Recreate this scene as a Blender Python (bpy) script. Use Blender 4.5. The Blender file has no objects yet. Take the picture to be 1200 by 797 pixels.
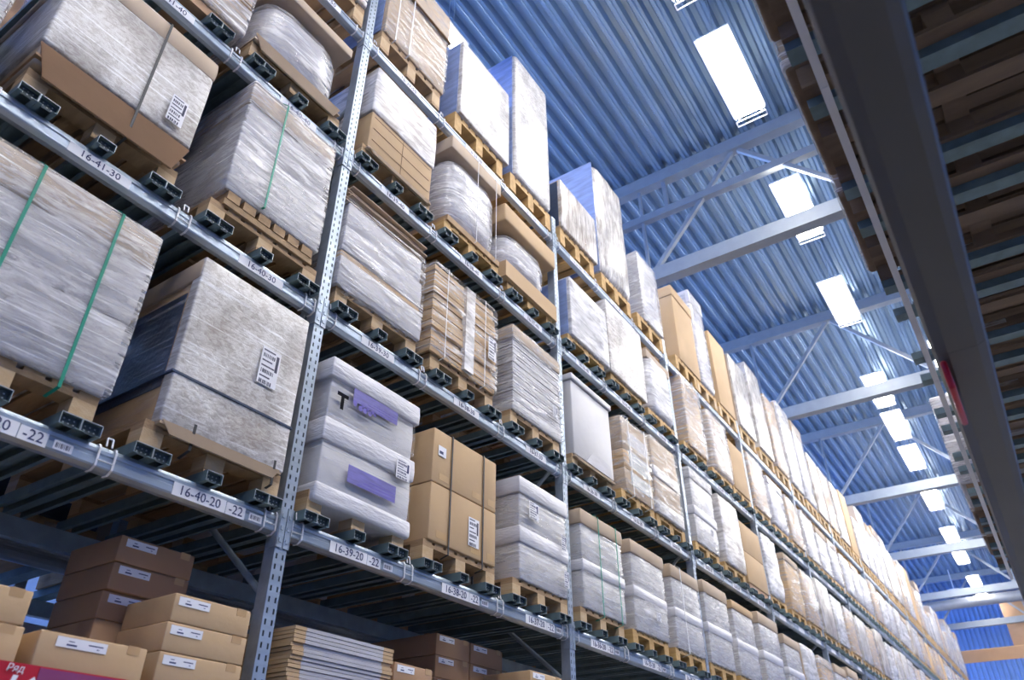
import bpy, math, random
from mathutils import Vector, Matrix, noise
S = bpy.context.scene
COL = S.collection

# ------------------------------------------------------------------ camera, world, exposure
cam_d = bpy.data.cameras.new('camera'); cam = bpy.data.objects.new('camera', cam_d); COL.objects.link(cam)
S.camera = cam
CR = ((0.8320077, 0.5547603, -0.0020365), (-0.3084281, 0.4595108, -0.8328997), (-0.4611239, 0.6936071, 0.5534202))  # right, down, forward
CAM = Vector((2.912, -2.33, 1.6)); FPX = 875.56
cam.matrix_world = Matrix(((CR[0][0], -CR[1][0], -CR[2][0], CAM.x), (CR[0][1], -CR[1][1], -CR[2][1], CAM.y),
                           (CR[0][2], -CR[1][2], -CR[2][2], CAM.z), (0, 0, 0, 1)))
cam_d.sensor_width = 36; cam_d.lens = FPX/1200*36; cam_d.clip_start = .05; cam_d.clip_end = 300
cam_d.dof.use_dof = True; cam_d.dof.focus_distance = 5.0; cam_d.dof.aperture_fstop = 2.4
W = bpy.data.worlds.new('world'); S.world = W; W.use_nodes = True
W.node_tree.nodes['Background'].inputs[0].default_value = (.35, .5, .9, 1); W.node_tree.nodes['Background'].inputs[1].default_value = .6
S.view_settings.view_transform = 'Standard'; S.view_settings.look = 'None'; S.view_settings.gamma = 1
S.view_settings.use_curve_mapping = False; S.view_settings.exposure = 0.02
LAMP_E = 52.0; FILL_E = 100.0        # emission of the aisle lamp diffusers, and of the added fill lamps
SKY_E = 23.0          # daylight in the high windows of the left wall
def in_view(pts, m=140):
    for p in pts:
        q = Vector(p) - CAM
        z = Vector(CR[2]).dot(q)
        if z > .1:
            u = 600 + FPX*Vector(CR[0]).dot(q)/z; v = 398.5 + FPX*Vector(CR[1]).dot(q)/z
            if -m < u < 1200+m and -m < v < 797+m: return True
    return False

# ------------------------------------------------------------------ materials
def mat(name, color=(.5, .5, .5), rough=.5, metal=0., var=0., scale=8., stretch=(1, 1, 1), bump=0., bscale=40., color2=None, spec=.5, coord='Object', wave=None):
    m = bpy.data.materials.new(name); m.use_nodes = True; nt = m.node_tree; N = nt.nodes; L = nt.links
    b = N['Principled BSDF']; b.inputs['Roughness'].default_value = rough; b.inputs['Metallic'].default_value = metal
    b.inputs['Specular IOR Level'].default_value = spec; b.inputs['Base Color'].default_value = (*color, 1)
    tc = N.new('ShaderNodeTexCoord'); mp = N.new('ShaderNodeMapping'); mp.inputs['Scale'].default_value = stretch
    oi = N.new('ShaderNodeObjectInfo'); va = N.new('ShaderNodeVectorMath'); va.operation = 'MULTIPLY_ADD'
    L.new(oi.outputs['Random'], va.inputs[0]); va.inputs[1].default_value = (9, 7, 5); L.new(tc.outputs[coord], va.inputs[2])
    L.new(va.outputs[0], mp.inputs[0])
    n = N.new('ShaderNodeTexNoise'); n.inputs['Scale'].default_value = scale; n.inputs['Detail'].default_value = 5; L.new(mp.outputs[0], n.inputs['Vector'])
    if var or color2:
        r = N.new('ShaderNodeValToRGB'); r.color_ramp.elements[0].position = .3; r.color_ramp.elements[1].position = .7
        c2 = color2 or tuple(c*(1-var) for c in color)
        r.color_ramp.elements[0].color = (*c2, 1); r.color_ramp.elements[1].color = (*color, 1)
        L.new(n.outputs['Fac'], r.inputs[0]); L.new(r.outputs[0], b.inputs['Base Color'])
    if bump:
        n2 = N.new('ShaderNodeTexNoise'); n2.inputs['Scale'].default_value = bscale; n2.inputs['Detail'].default_value = 3; L.new(mp.outputs[0], n2.inputs['Vector'])
        bp = N.new('ShaderNodeBump'); bp.inputs['Strength'].default_value = bump; bp.inputs['Distance'].default_value = .01
        L.new(n2.outputs['Fac'], bp.inputs['Height']); L.new(bp.outputs[0], b.inputs['Normal'])
    return m
def film(name, lo, hi, stretch, scale=3., bump=.8, tint=(.86, .86, .9), rough=.22, dark=None, fr=(.48, .66), lines=.75):
    """stretch wrap: clear film with milky streaks, sharp creases and painted specular lines"""
    m = bpy.data.materials.new(name); m.use_nodes = True; nt = m.node_tree; N = nt.nodes; L = nt.links
    b = N['Principled BSDF']; b.inputs['Roughness'].default_value = rough; b.inputs['Base Color'].default_value = (*tint, 1)
    b.inputs['Specular IOR Level'].default_value = .8
    tc = N.new('ShaderNodeTexCoord'); mp = N.new('ShaderNodeMapping'); mp.inputs['Scale'].default_value = stretch
    mp.inputs['Rotation'].default_value = (.18, 0, 0)
    oi = N.new('ShaderNodeObjectInfo'); va = N.new('ShaderNodeVectorMath'); va.operation = 'MULTIPLY_ADD'
    L.new(oi.outputs['Random'], va.inputs[0]); va.inputs[1].default_value = (9, 7, 5); L.new(tc.outputs['Object'], va.inputs[2])
    L.new(va.outputs[0], mp.inputs[0])
    n = N.new('ShaderNodeTexNoise'); n.inputs['Scale'].default_value = scale; n.inputs['Detail'].default_value = 7; n.inputs['Roughness'].default_value = .7
    n.inputs['Distortion'].default_value = .6; L.new(mp.outputs[0], n.inputs['Vector'])
    big = N.new('ShaderNodeTexNoise'); big.inputs['Scale'].default_value = 3.2; big.inputs['Detail'].default_value = 2; L.new(va.outputs[0], big.inputs['Vector'])
    mr = N.new('ShaderNodeMapRange'); mr.inputs['From Min'].default_value = fr[0]; mr.inputs['From Max'].default_value = fr[1]
    mr.inputs['To Min'].default_value = lo; mr.inputs['To Max'].default_value = hi; L.new(n.outputs['Fac'], mr.inputs['Value'])
    mb_ = N.new('ShaderNodeMapRange'); mb_.inputs['From Min'].default_value = .35; mb_.inputs['From Max'].default_value = .65
    mb_.inputs['To Min'].default_value = .7; mb_.inputs['To Max'].default_value = 1.25; L.new(big.outputs['Fac'], mb_.inputs['Value'])
    mu = N.new('ShaderNodeMath'); mu.operation = 'MULTIPLY'; mu.use_clamp = True; L.new(mr.outputs[0], mu.inputs[0]); L.new(mb_.outputs[0], mu.inputs[1])
    bp = N.new('ShaderNodeBump'); bp.inputs['Strength'].default_value = bump; bp.inputs['Distance'].default_value = .005
    L.new(n.outputs['Fac'], bp.inputs['Height']); L.new(bp.outputs[0], b.inputs['Normal'])
    if dark:
        r = N.new('ShaderNodeValToRGB'); r.color_ramp.elements[0].position = .4; r.color_ramp.elements[1].position = .56
        r.color_ramp.elements[0].color = (*dark, 1); r.color_ramp.elements[1].color = (*tint, 1); L.new(n.outputs['Fac'], r.inputs[0]); L.new(r.outputs[0], b.inputs['Base Color'])
    mp2 = N.new('ShaderNodeMapping'); mp2.inputs['Scale'].default_value = (1, .9, 34) if stretch[2] > stretch[1] else (1, 24, 2); mp2.inputs['Rotation'].default_value = (.32, 0, 0); L.new(va.outputs[0], mp2.inputs[0])  # near-white lines: specular glints of the film painted into its colour
    ln = N.new('ShaderNodeTexNoise'); ln.inputs['Scale'].default_value = 2.2; ln.inputs['Detail'].default_value = 3; ln.inputs['Distortion'].default_value = .25; L.new(mp2.outputs[0], ln.inputs['Vector'])
    lr = N.new('ShaderNodeMapRange'); lr.inputs['From Min'].default_value = .59; lr.inputs['From Max'].default_value = .66; lr.inputs['To Max'].default_value = lines; L.new(ln.outputs['Fac'], lr.inputs['Value'])
    mxm = N.new('ShaderNodeMath'); mxm.operation = 'MAXIMUM'; L.new(mu.outputs[0], mxm.inputs[0]); L.new(lr.outputs[0], mxm.inputs[1]); mu = mxm
    cm = N.new('ShaderNodeMix'); cm.data_type = 'RGBA'; cm.inputs['B'].default_value = (.95, .95, .96, 1); L.new(lr.outputs[0], cm.inputs['Factor'])
    if dark: L.new(r.outputs[0], cm.inputs['A'])
    else: cm.inputs['A'].default_value = (*tint, 1)
    L.new(cm.outputs['Result'], b.inputs['Base Color'])
    t = N.new('ShaderNodeBsdfTransparent'); mx = N.new('ShaderNodeMixShader')
    L.new(mu.outputs[0], mx.inputs[0]); L.new(t.outputs[0], mx.inputs[1]); L.new(b.outputs[0], mx.inputs[2])
    L.new(mx.outputs[0], N['Material Output'].inputs['Surface'])
    return m
def emit(name, color, e):
    m = bpy.data.materials.new(name); m.use_nodes = True; nt = m.node_tree
    n = nt.nodes.new('ShaderNodeEmission'); n.inputs[0].default_value = (*color, 1); n.inputs[1].default_value = e
    nt.links.new(n.outputs[0], nt.nodes['Material Output'].inputs['Surface']); return m
STEEL = mat('galvanised_steel', (.40, .47, .56), .38, .55, .22, 14, (1, .15, 1), .12, 60)
STEEL2 = mat('dull_steel', (.33, .40, .46), .5, .4, .25, 10, bump=.1)
CHAN = mat('support_channel_steel', (.16, .235, .26), .5, .3, .3, 12)
EDGE = mat('cut_steel_edge', (.36, .40, .42), .4, .3)
DARKIN = mat('channel_shadow_steel', (.05, .07, .08), .6, .3)  # shade inside hollow channels and posts, put into a dark colour
WOOD = mat('pallet_wood', (.46, .30, .16), .75, 0, 0, 5, (.6, 3, 6), .3, 30, color2=(.30, .19, .10))
WOODY = mat('yellow_pallet_wood', (.60, .38, .15), .7, 0, 0, 5, (.6, 3, 6), .3, 30, color2=(.42, .25, .09))
WOOD2 = mat('pale_wood', (.56, .41, .25), .7, 0, 0, 5, (.6, 3, 6), .3, 30, color2=(.50, .33, .17))
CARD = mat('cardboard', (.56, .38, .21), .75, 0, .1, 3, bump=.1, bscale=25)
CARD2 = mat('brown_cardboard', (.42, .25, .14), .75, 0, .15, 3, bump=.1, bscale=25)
CARD3 = mat('pale_cardboard', (.52, .40, .29), .7, 0, .15, 3, bump=.1, bscale=25)
CARDS = mat('cardboard_seam', (.20, .12, .06), .8)
TAPE = mat('packing_tape', (.52, .33, .15), .3, spec=.6)
WHITE = mat('white_plastic', (.58, .57, .585), .45, 0, .08, 3, bump=.15, bscale=12)
GREYW = mat('pale_grey_board', (.52, .51, .545), .5, 0, .18, 4, (1, 1, 3), bump=.15, bscale=12)
NAVY = mat('dark_blue_wrap', (.045, .07, .13), .3, 0, .4, 4, bump=.3)
BLUELIT = mat('blue_lit_wrap', (.30, .40, .70), .3, 0, .4, 4, (1, 1, 5), bump=.3)  # blue daylight falling on wrapped left sides, put into the colour
BLACK = mat('black_band', (.02, .02, .025), .5)
GREEN = mat('green_strap', (.0, .26, .17), .4)
WHITEB = mat('white_band', (.78, .78, .80), .4)
PAPER = mat('paper', (.80, .80, .84), .6)
INK = mat('printed_ink', (.05, .05, .09), .7)
INKN = mat('navy_ink', (.03, .04, .13), .6)
PURPLE = mat('purple_print', (.13, .10, .50), .5, 0, .25, 14, (1, 1, 4))
RED = mat('red_sign', (.48, .008, .02), .35)
MAROON = mat('maroon_sign', (.25, .05, .14), .25)
LAMPW = mat('white_lamp_housing', (.75, .76, .78), .4)
LAMPE = emit('lamp_diffuser', (1.0, .965, .91), LAMP_E); FILLE = emit('fill_lamp_diffuser', (1.0, .965, .93), FILL_E)
SKYE = emit('daylight_pane', (.22, .42, 1.0), SKY_E)
BEAMW = mat('painted_truss_steel', (.27, .30, .33), .45, .1, .12, 6)
SHEET = mat('corrugated_roof_sheet', (.38, .53, .70), .25, .55, .2, 1.5, (1, .3, 1), bump=.05)
WALLM = mat('wall_sheet', (.24, .40, .72), .5, .2, .15, 2)
FLOORM = mat('concrete', (.30, .29, .28), .5, 0, .2, 2, coord='Object')
DUCT = mat('duct_metal', (.45, .47, .5), .35, .6, .15, 5)
FILM_L = film('light_stretch_wrap', .03, .75, (1, 1.2, 9), 3.2, .5, (.64, .63, .65))
FILM_M = film('milky_stretch_wrap', .20, .88, (1, 1.2, 8), 3.4, .55, (.64, .625, .645), fr=(.42, .66))
FILM_S = film('silver_crinkled_wrap', .80, .98, (1, 3.2, 7), 7.5, .6, (.64, .62, .60), .3, dark=(.47, .43, .40), fr=(.4, .6))
FILM_V = film('vertical_creased_wrap', .5, .95, (1, 8, 1.2), 3.2, .5, (.64, .61, .58), .28, dark=(.48, .43, .38), fr=(.4, .6))
FILM_T = film('clear_stretch_wrap', .02, .22, (1, 1, 7), 3.0, .4, (.7, .7, .75), lines=.28)
FILM_B = film('white_opaque_wrap', .45, .97, (1, 1.2, 5), 3.0, .6, (.64, .63, .65), .3, fr=(.4, .6))
CRUMPLE = mat('wrinkled_white_sheeting', (.66, .65, .69), .35, 0, .12, 5, (1, 1, 4), .5, 14)
SHADEWOOD = mat('shade_darkened_board', (.22, .15, .10), .8, 0, .35, 4, (.6, 3, 1), .2)  # darker board copy: shade under the right rack put into its colour

# ------------------------------------------------------------------ mesh helpers
class MB:
    def __init__(s): s.v = []; s.f = []; s.m = []; s.sm = []
    def add(s, vs, fs, m=0, smooth=False):
        o = len(s.v); s.v += [tuple(v) for v in vs]
        for f in fs: s.f.append([i+o for i in f]); s.m.append(m); s.sm.append(smooth)
    def box(s, x0, x1, y0, y1, z0, z1, m=0):
        s.add([(x0, y0, z0), (x1, y0, z0), (x1, y1, z0), (x0, y1, z0), (x0, y0, z1), (x1, y0, z1), (x1, y1, z1), (x0, y1, z1)],
              [(0, 3, 2, 1), (4, 5, 6, 7), (0, 1, 5, 4), (1, 2, 6, 5), (2, 3, 7, 6), (3, 0, 4, 7)], m)
    def bar(s, p0, p1, w, h, m=0, up=(0, 0, 1)):
        p0 = Vector(p0); p1 = Vector(p1); d = (p1-p0).normalized(); u = Vector(up)
        a = d.cross(u)
        if a.length < 1e-4: a = d.cross(Vector((0, 1, 0)))
        a.normalize(); b = a.cross(d).normalized(); a = a*w/2; b = b*h/2
        s.add([p0-a-b, p0+a-b, p0+a+b, p0-a+b, p1-a-b, p1+a-b, p1+a+b, p1-a+b],
              [(3, 2, 1, 0), (4, 5, 6, 7), (0, 1, 5, 4), (1, 2, 6, 5), (2, 3, 7, 6), (3, 0, 4, 7)], m)
    def tube(s, p0, p1, r, n=10, m=0):
        p0 = Vector(p0); p1 = Vector(p1); d = (p1-p0).normalized(); a = d.orthogonal().normalized(); b = d.cross(a)
        vs = [p+(a*math.cos(t*2*math.pi/n)+b*math.sin(t*2*math.pi/n))*r for p in (p0, p1) for t in range(n)]
        s.add(vs, [(i, (i+1) % n, n+(i+1) % n, n+i) for i in range(n)], m, True)
        s.add(vs, [tuple(range(n-1, -1, -1)), tuple(range(n, 2*n))], m)
    def prism(s, prof, y0, y1, m=0, axis='y'):
        n = len(prof)
        if axis == 'y': vs = [(p[0], y, p[1]) for y in (y0, y1) for p in prof]
        else: vs = [(x, p[0], p[1]) for x in (y0, y1) for p in prof]
        fs = [(i, (i+1) % n, n+(i+1) % n, n+i) for i in range(n)] + [tuple(range(n-1, -1, -1)), tuple(range(n, 2*n))]
        s.add(vs, fs, m)
    def soft(s, x0, x1, y0, y1, z0, z1, r=.02, amp=.006, seed=0, n=6, nz=None, m=0, freq=3., bulge=0., fn=None):
        nz = nz or n; c = Vector(((x0+x1)/2, (y0+y1)/2, (z0+z1)/2)); h = Vector(((x1-x0)/2, (y1-y0)/2, (z1-z0)/2))
        r = min(r, h.x*.9, h.y*.9, h.z*.9); idx = {}; vs = []; fs = []
        def lin(k, a, hh):      # grid with rows close to the rounded edges
            if k == 0: return -hh
            if k == a: return hh
            if k == 1: return -hh+r*.35
            if k == a-1: return hh-r*.35
            return -hh+r+(2*hh-2*r)*(k-2)/max(1, a-4) if a > 4 else 0
        cnt = (max(4, n)+2, max(4, n)+2, max(4, nz)+2)
        def vert(i, j, k):
            key = (i, j, k)
            if key in idx: return idx[key]
            p = Vector((lin(i, cnt[0], h.x), lin(j, cnt[1], h.y), lin(k, cnt[2], h.z)))
            q = Vector([max(-(h[a]-r), min(h[a]-r, p[a])) for a in range(3)]); d = p-q
            if d.length > 1e-6: p = q+d.normalized()*r
            w = c+p
            nn = noise.noise_vector(w*freq+Vector((seed*3.1, seed*1.7, seed*.9)))
            dirn = Vector([p[a]/h[a] for a in range(3)]); dirn = Vector([t**3 for t in dirn])
            b = bulge*(1-abs(p.z/h.z)**2)
            w += Vector((nn.x*amp, nn.y*amp, nn.z*amp)) + Vector((dirn.x*b, dirn.y*b, 0))
            if fn: w = fn(w, p, h)
            idx[key] = len(vs); vs.append(w); return idx[key]
        A, B, C = cnt
        for i in range(A):
            for j in range(B): fs.append((vert(i, j, 0), vert(i, j+1, 0), vert(i+1, j+1, 0), vert(i+1, j, 0))); fs.append((vert(i, j, C), vert(i+1, j, C), vert(i+1, j+1, C), vert(i, j+1, C)))
            for k in range(C): fs.append((vert(i, 0, k), vert(i+1, 0, k), vert(i+1, 0, k+1), vert(i, 0, k+1))); fs.append((vert(i, B, k), vert(i, B, k+1), vert(i+1, B, k+1), vert(i+1, B, k)))
        for j in range(B):
            for k in range(C): fs.append((vert(0, j, k), vert(0, j, k+1), vert(0, j+1, k+1), vert(0, j+1, k))); fs.append((vert(A, j, k), vert(A, j+1, k), vert(A, j+1, k+1), vert(A, j, k+1)))
        s.add(vs, fs, m, True)
    def mesh(s, name, mats):
        me = bpy.data.meshes.new(name); me.from_pydata(s.v, [], s.f)
        for q in (mats if isinstance(mats, (list, tuple)) else [mats]): me.materials.append(q)
        me.polygons.foreach_set('material_index', s.m); me.polygons.foreach_set('use_smooth', s.sm); me.update(); return me
    def build(s, name, mats, parent=None, loc=(0, 0, 0)):
        return link(name, s.mesh(name, mats), parent, loc)
def link(name, me, parent=None, loc=(0, 0, 0)):
    o = bpy.data.objects.new(name, me); COL.objects.link(o); o.parent = parent; o.location = loc; return o
def tag(o, label, cat, group=None):
    o['label'] = label; o['category'] = cat
    if group: o['group'] = group
    return o
def thing(name, label, cat, loc=(0, 0, 0), group=None):
    o = bpy.data.objects.new(name, None); COL.objects.link(o); o.location = loc; o.empty_display_size = .1
    return tag(o, label, cat, group)
def structure(name, mb, mats, loc=(0, 0, 0)):
    o = mb.build(name, mats, None, loc); o['kind'] = 'structure'; return o
_tc = {}
def text_mesh(txt, size, m, shear=0., bold=0.):
    """printed characters as flat mesh, in local x (right) / y (up)"""
    k = (txt, size, m.name)
    if k in _tc: return _tc[k]
    cu = bpy.data.curves.new('lettering', 'FONT'); cu.body = txt; cu.size = size; cu.resolution_u = 2; cu.extrude = .0006; cu.shear = shear; cu.offset = bold
    cu.align_x = 'CENTER'; cu.align_y = 'CENTER'
    o = bpy.data.objects.new('lettering', cu); COL.objects.link(o)
    bpy.context.view_layer.update(); dg = bpy.context.evaluated_depsgraph_get()
    me = bpy.data.meshes.new_from_object(o.evaluated_get(dg)); bpy.data.objects.remove(o); me.name = 'lettering'
    me.materials.clear(); me.materials.append(m); _tc[k] = me; return me
FACE_X = Matrix(((0, 0, 1, 0), (1, 0, 0, 0), (0, 1, 0, 0), (0, 0, 0, 1)))   # text turned to face +x, reading towards +y
def put_text(name, txt, size, m, parent, loc, tilt=0., shear=0., bold=0.):
    o = link(name, text_mesh(txt, size, m, shear, bold), parent)
    o.matrix_local = Matrix.Translation(loc) @ Matrix.Rotation(tilt, 4, 'X') @ FACE_X; return o
def ord_(n): return '%d%s' % (n, {1: 'st', 2: 'nd', 3: 'rd'}.get(n % 10 if n not in (11, 12, 13) else 0, 'th'))
ORD = ['zeroth', 'first', 'second', 'third', 'fourth', 'fifth', 'sixth', 'seventh', 'eighth', 'ninth', 'tenth', 'eleventh', 'twelfth', 'thirteenth', 'fourteenth', 'fifteenth', 'sixteenth', 'seventeenth', 'eighteenth']
# ------------------------------------------------------------------ setting
P = 2.8; SL = P/3
ZL = {10: 1.58, 20: 2.872, 30: 4.171, 40: 5.461, 50: 6.764}
ROW = {10: 'bottom shelf', 20: 'lowest full row', 30: 'second row', 40: 'third row', 50: 'top row'}
YE = 43.0
mb = MB(); mb.box(-9, 13, -9, YE+1, -.2, 0); structure('floor', mb, FLOORM)
mb = MB()                                             # trapezoidal roof sheet, ribs along the aisle
prof = []; x = -9.0
while x < 13: prof += [(x, 11.43), (x+.045, 11.43), (x+.06, 11.445), (x+.075, 11.43), (x+.115, 11.43), (x+.15, 11.55), (x+.22, 11.55)]; x += .26
prof2 = [(a, b+.006) for a, b in reversed(prof)]
for i in range(len(prof)-1):
    a, b = prof[i], prof[i+1]
    mb.add([(a[0], -9, a[1]), (b[0], -9, b[1]), (b[0], YE+1, b[1]), (a[0], YE+1, a[1])], [(0, 3, 2, 1)])
mb.box(-9, 13, -9, YE+1, 11.6, 11.7)
structure('ceiling', mb, SHEET)
for nm, bx in (('wall_left', None), ('wall_right', (12.8, 13, -9, YE+1, 0, 11.7)), ('wall_back', (-9, 13, -9.2, -9, 0, 11.7))):
    mb = MB()
    if bx: mb.box(*bx)
    else:
        mb.box(-9.2, -9, -9, YE+1, 0, 8.2); mb.box(-9.2, -9, -9, YE+1, 11.0, 11.7)
        for k in range(9): mb.box(-9.2, -9, -9+k*6.62-.3, -9+k*6.62+.3, 8.2, 11.0)
    structure(nm, mb, WALLM)
for k in range(8):
    y0 = -9+k*6.62+.3; y1 = y0+6.02; mb = MB()
    mb.box(-9.16, -9.1, y0, y1, 8.2, 8.28); mb.box(-9.16, -9.1, y0, y1, 10.92, 11.0)
    for q in range(5): mb.box(-9.16, -9.1, y0+q*1.49, y0+q*1.49+.06, 8.28, 10.92)
    w = structure('window_%d' % (k+1), mb, BEAMW)
    mb = MB(); mb.box(-9.14, -9.12, y0+.02, y1-.02, 8.26, 10.94); mb.build('pane', SKYE, w)
mb = MB(); prof = []; x = -9.0                          # end wall, vertical ribs
while x < 13: prof += [(x, YE), (x+.10, YE), (x+.13, YE-.07), (x+.19, YE-.07)]; x += .22
for i in range(len(prof)-1):
    a, b = prof[i], prof[i+1]; mb.add([(a[0], a[1], 0), (b[0], b[1], 0), (b[0], b[1], 11.7), (a[0], a[1], 11.7)], [(0, 1, 2, 3)])
mb.box(-9, 13, YE+.05, YE+.2, 0, 11.7); structure('wall_end', mb, WALLM)
# roof trusses across the hall
XA, XH = 1.22, 1.72
for k in range(-1, 7):
    y = 7+6*k
    if y > YE-.5: continue
    t = thing('roof_truss', 'blue-grey steel roof truss across the aisle, %s from the camera' % ORD[k+2], 'roof truss', (0, y, 9.1), 'steel roof trusses')
    mb = MB(); mb.box(-8.9, 12.7, -.09, .09, 2.08, 2.32); mb.build('top_chord', BEAMW, t)
    mb = MB(); mb.box(-8.9, 12.7, -.1, .1, 0, .25); mb.build('bottom_chord', BEAMW, t)
    xs = XA-3*2*XH
    i = 0
    while xs < 12:
        for sgn in (-1, 1):
            mb = MB(); mb.bar((xs+.05*sgn, 0, 2.08), (xs+sgn*XH*.97, 0, .25), .07, .07, 0, (0, 1, 0)); mb.build('diagonal_brace', BEAMW, t)
        mb = MB(); mb.bar((xs-XH-.05, 0, .2), (xs-XH-.05, 0, 2.1), .05, .05, 0, (0, 1, 0)); mb.build('vertical_brace', BEAMW, t)
        xs += 2*XH
    if k == 0:
        mb = MB(); mb.box(-8.9, 12.7, -.06, .06, 1.34, 1.48); mb.build('middle_chord', BEAMW, t)
        for xx in (-.08, 3.3, -3.5): mb = MB(); mb.bar((xx, 0, 1.45), (xx, 0, 2.1), .07, .07, 0, (0, 1, 0)); mb.build('vertical_brace', BEAMW, t)
# lamps
def lamp(x, y, label, z=10.2, L=1.52, w=.43, group='ceiling lamps over the aisle', dm=None):
    t = thing('ceiling_lamp', label, 'lamp', (x, y, z), group)
    mb = MB(); h = w/2
    mb.box(-h-.02, h+.02, .0, L, .10, .13)
    mb.add([(-h-.02, 0, .10), (-h+.02, 0, .02), (-h+.02, L, .02), (-h-.02, L, .10)], [(0, 1, 2, 3), (3, 2, 1, 0)])
    mb.add([(h+.02, 0, .10), (h-.02, 0, .02), (h-.02, L, .02), (h+.02, L, .10)], [(3, 2, 1, 0), (0, 1, 2, 3)])
    mb.box(-.07, .07, .25, L-.25, .13, .22)
    mb.build('housing', LAMPW, t)
    n = 6; c = .1                                       # diffuser with a cut-cornered near end
    pts = [(-h+.02, c), (-h+.02+c*.35, c*.3), (-h+.02+c, 0), (h-.02-c, 0), (h-.02-c*.35, c*.3), (h-.02, c), (h-.02, L-.04), (-h+.02, L-.04)]
    m2 = MB(); N_ = len(pts); m2.add([(a, b, .09) for a, b in pts]+[(a*.96, .02+b*.97, .0) for a, b in pts],
        [(i, (i+1) % N_, N_+(i+1) % N_, N_+i) for i in range(N_)]+[tuple(range(N_, 2*N_)), tuple(range(N_-1, -1, -1))]); m2.build('diffuser', dm or LAMPE, t)
    m3 = MB()
    for a, b in (((-h, L+.02, .02), (h, L+.02, .02)), ((-h, L+.09, .0), (h, L+.09, .0)), ((-h, L+.02, .02), (-h, L+.09, 0)), ((h, L+.02, .02), (h, L+.09, 0)), ((-h+.05, L-.02, .1), (-h+.05, L+.02, .02)), ((h-.05, L-.02, .1), (h-.05, L+.02, .02))):
        m3.bar(a, b, .014, .014)
    m3.build('end_bracket', LAMPW, t)
    for yy in (.3, L-.3):
        m4 = MB(); m4.tube((0, yy, .2), (0, yy, 11.44-z), .008, 6); m4.build('hanger_rod', STEEL2, t)
for i, (x, y) in enumerate([(1.86, 1.60), (1.86, 3.72), (1.86, 6.7), (1.80, 9.6), (1.69, 13.5), (1.68, 15.55), (1.66, 17.75), (1.62, 21.3), (1.59, 25.0), (1.56, 27.8), (1.58, 31.5), (1.58, 34.4)]):
    lamp(2.912-(2.912-x)*1.0488, -2.33+(y+2.33)*1.0488, '%s hanging white ceiling lamp of the row above the aisle, counted from the top edge' % ORD[i+1])
for x, y in ((1.9, -2.2), (1.9, -5.0)): lamp(x, y, 'hanging ceiling lamp behind the camera at %d metres' % abs(y), group='lamps behind the camera')
for i, (x, y) in enumerate([(3.07, 13.5), (3.07, 16.2), (3.17, 18.4), (3.2, 22.5)]):
    lamp(x, y, '%s lamp glimpsed between the right rack and its dark beam' % ORD[i+1], w=.3, group='lamps seen through the right rack')
for i, y in enumerate((-2, 2.2, 8, 14, 20, 27)):
    lamp(-4.6, y, '%s hanging ceiling lamp over the left neighbouring aisle' % ORD[i+1], group='lamps over the left neighbouring aisle')
for i in range(15):  # added out-of-view fill row, brighter, evens the light on the lower loads
    lamp(5.2, -5+3*i, '%s added unseen fill lamp over the right neighbouring aisle' % ORD[i+1], group='added fill lamps over the right neighbouring aisle', dm=FILLE)
lamp(-1.02, 1.9, 'ceiling lamp glimpsed behind the top row near the top picture edge', L=.5, w=.2, group=None)

# ------------------------------------------------------------------ left rack: uprights, beams
def perforated(mb, x1, yc, z0, z1, w=.07, d=.075, pitch=.05):
    """front post: channel with two rows of slots in its face (x = x1)"""
    h = w/2; ys = [-h, -h+.011, -h+.021, -.006, .006, h-.021, h-.011, h]
    xs = [x1, x1, x1, x1, x1-.006, x1-.006] if 0 else None
    def X(j): return x1
    z = z0
    while z < z1-.001:
        za, zb = z, min(z+pitch*.5, z1); zc = min(z+pitch, z1)
        for cols, s, t in (((0, 1), za, zb), ((2, 3), za, zb), ((3, 4), za, zb), ((4, 5), za, zb), ((6, 7), za, zb), ((0, 7), zb, zc)):
            o = -.010 if cols == (3, 4) else 0
            a, b = ys[cols[0]]+yc, ys[cols[1]]+yc
            mb.add([(x1, a, s), (x1, b, s), (x1, b, t), (x1, a, t)], [(0, 1, 2, 3)])
        z += pitch
    for s in (-h, h): mb.box(x1-d, x1-.0005, yc+s-.0015, yc+s+.0015, z0, z1)
    mb.box(x1-d, x1-d+.002, yc-h, yc-h+.02, z0, z1); mb.box(x1-d, x1-d+.002, yc+h-.02, yc+h, z0, z1)
    mb.box(x1-.010, x1-.008, yc-h+.003, yc+h-.003, z0, z1, 1)  # dark sheet behind the slots, coloured as the shade inside the post
HP = 7.05
mbp = MB(); perforated(mbp, 0, 0, 0, HP); post_near = mbp.mesh('front_post', [STEEL, DARKIN])
mbp = MB(); perforated(mbp, 0, 0, 0, 7.75); post_tall = mbp.mesh('front_post', [STEEL, DARKIN])
mbp = MB(); mbp.box(-.075, 0, -.035, .035, 0, HP); post_far = mbp.mesh('post', [STEEL2])
mbp = MB()
for s in (-1, 1): mbp.box(-.075, 0, s*.035-.0015, s*.035+.0015, 0, HP)
mbp.box(-.075, -.073, -.035, .035, 0, HP); rear_me = mbp.mesh('rear_post', [STEEL2])
zb0 = 2.54-.88*2
NB = 14
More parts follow.
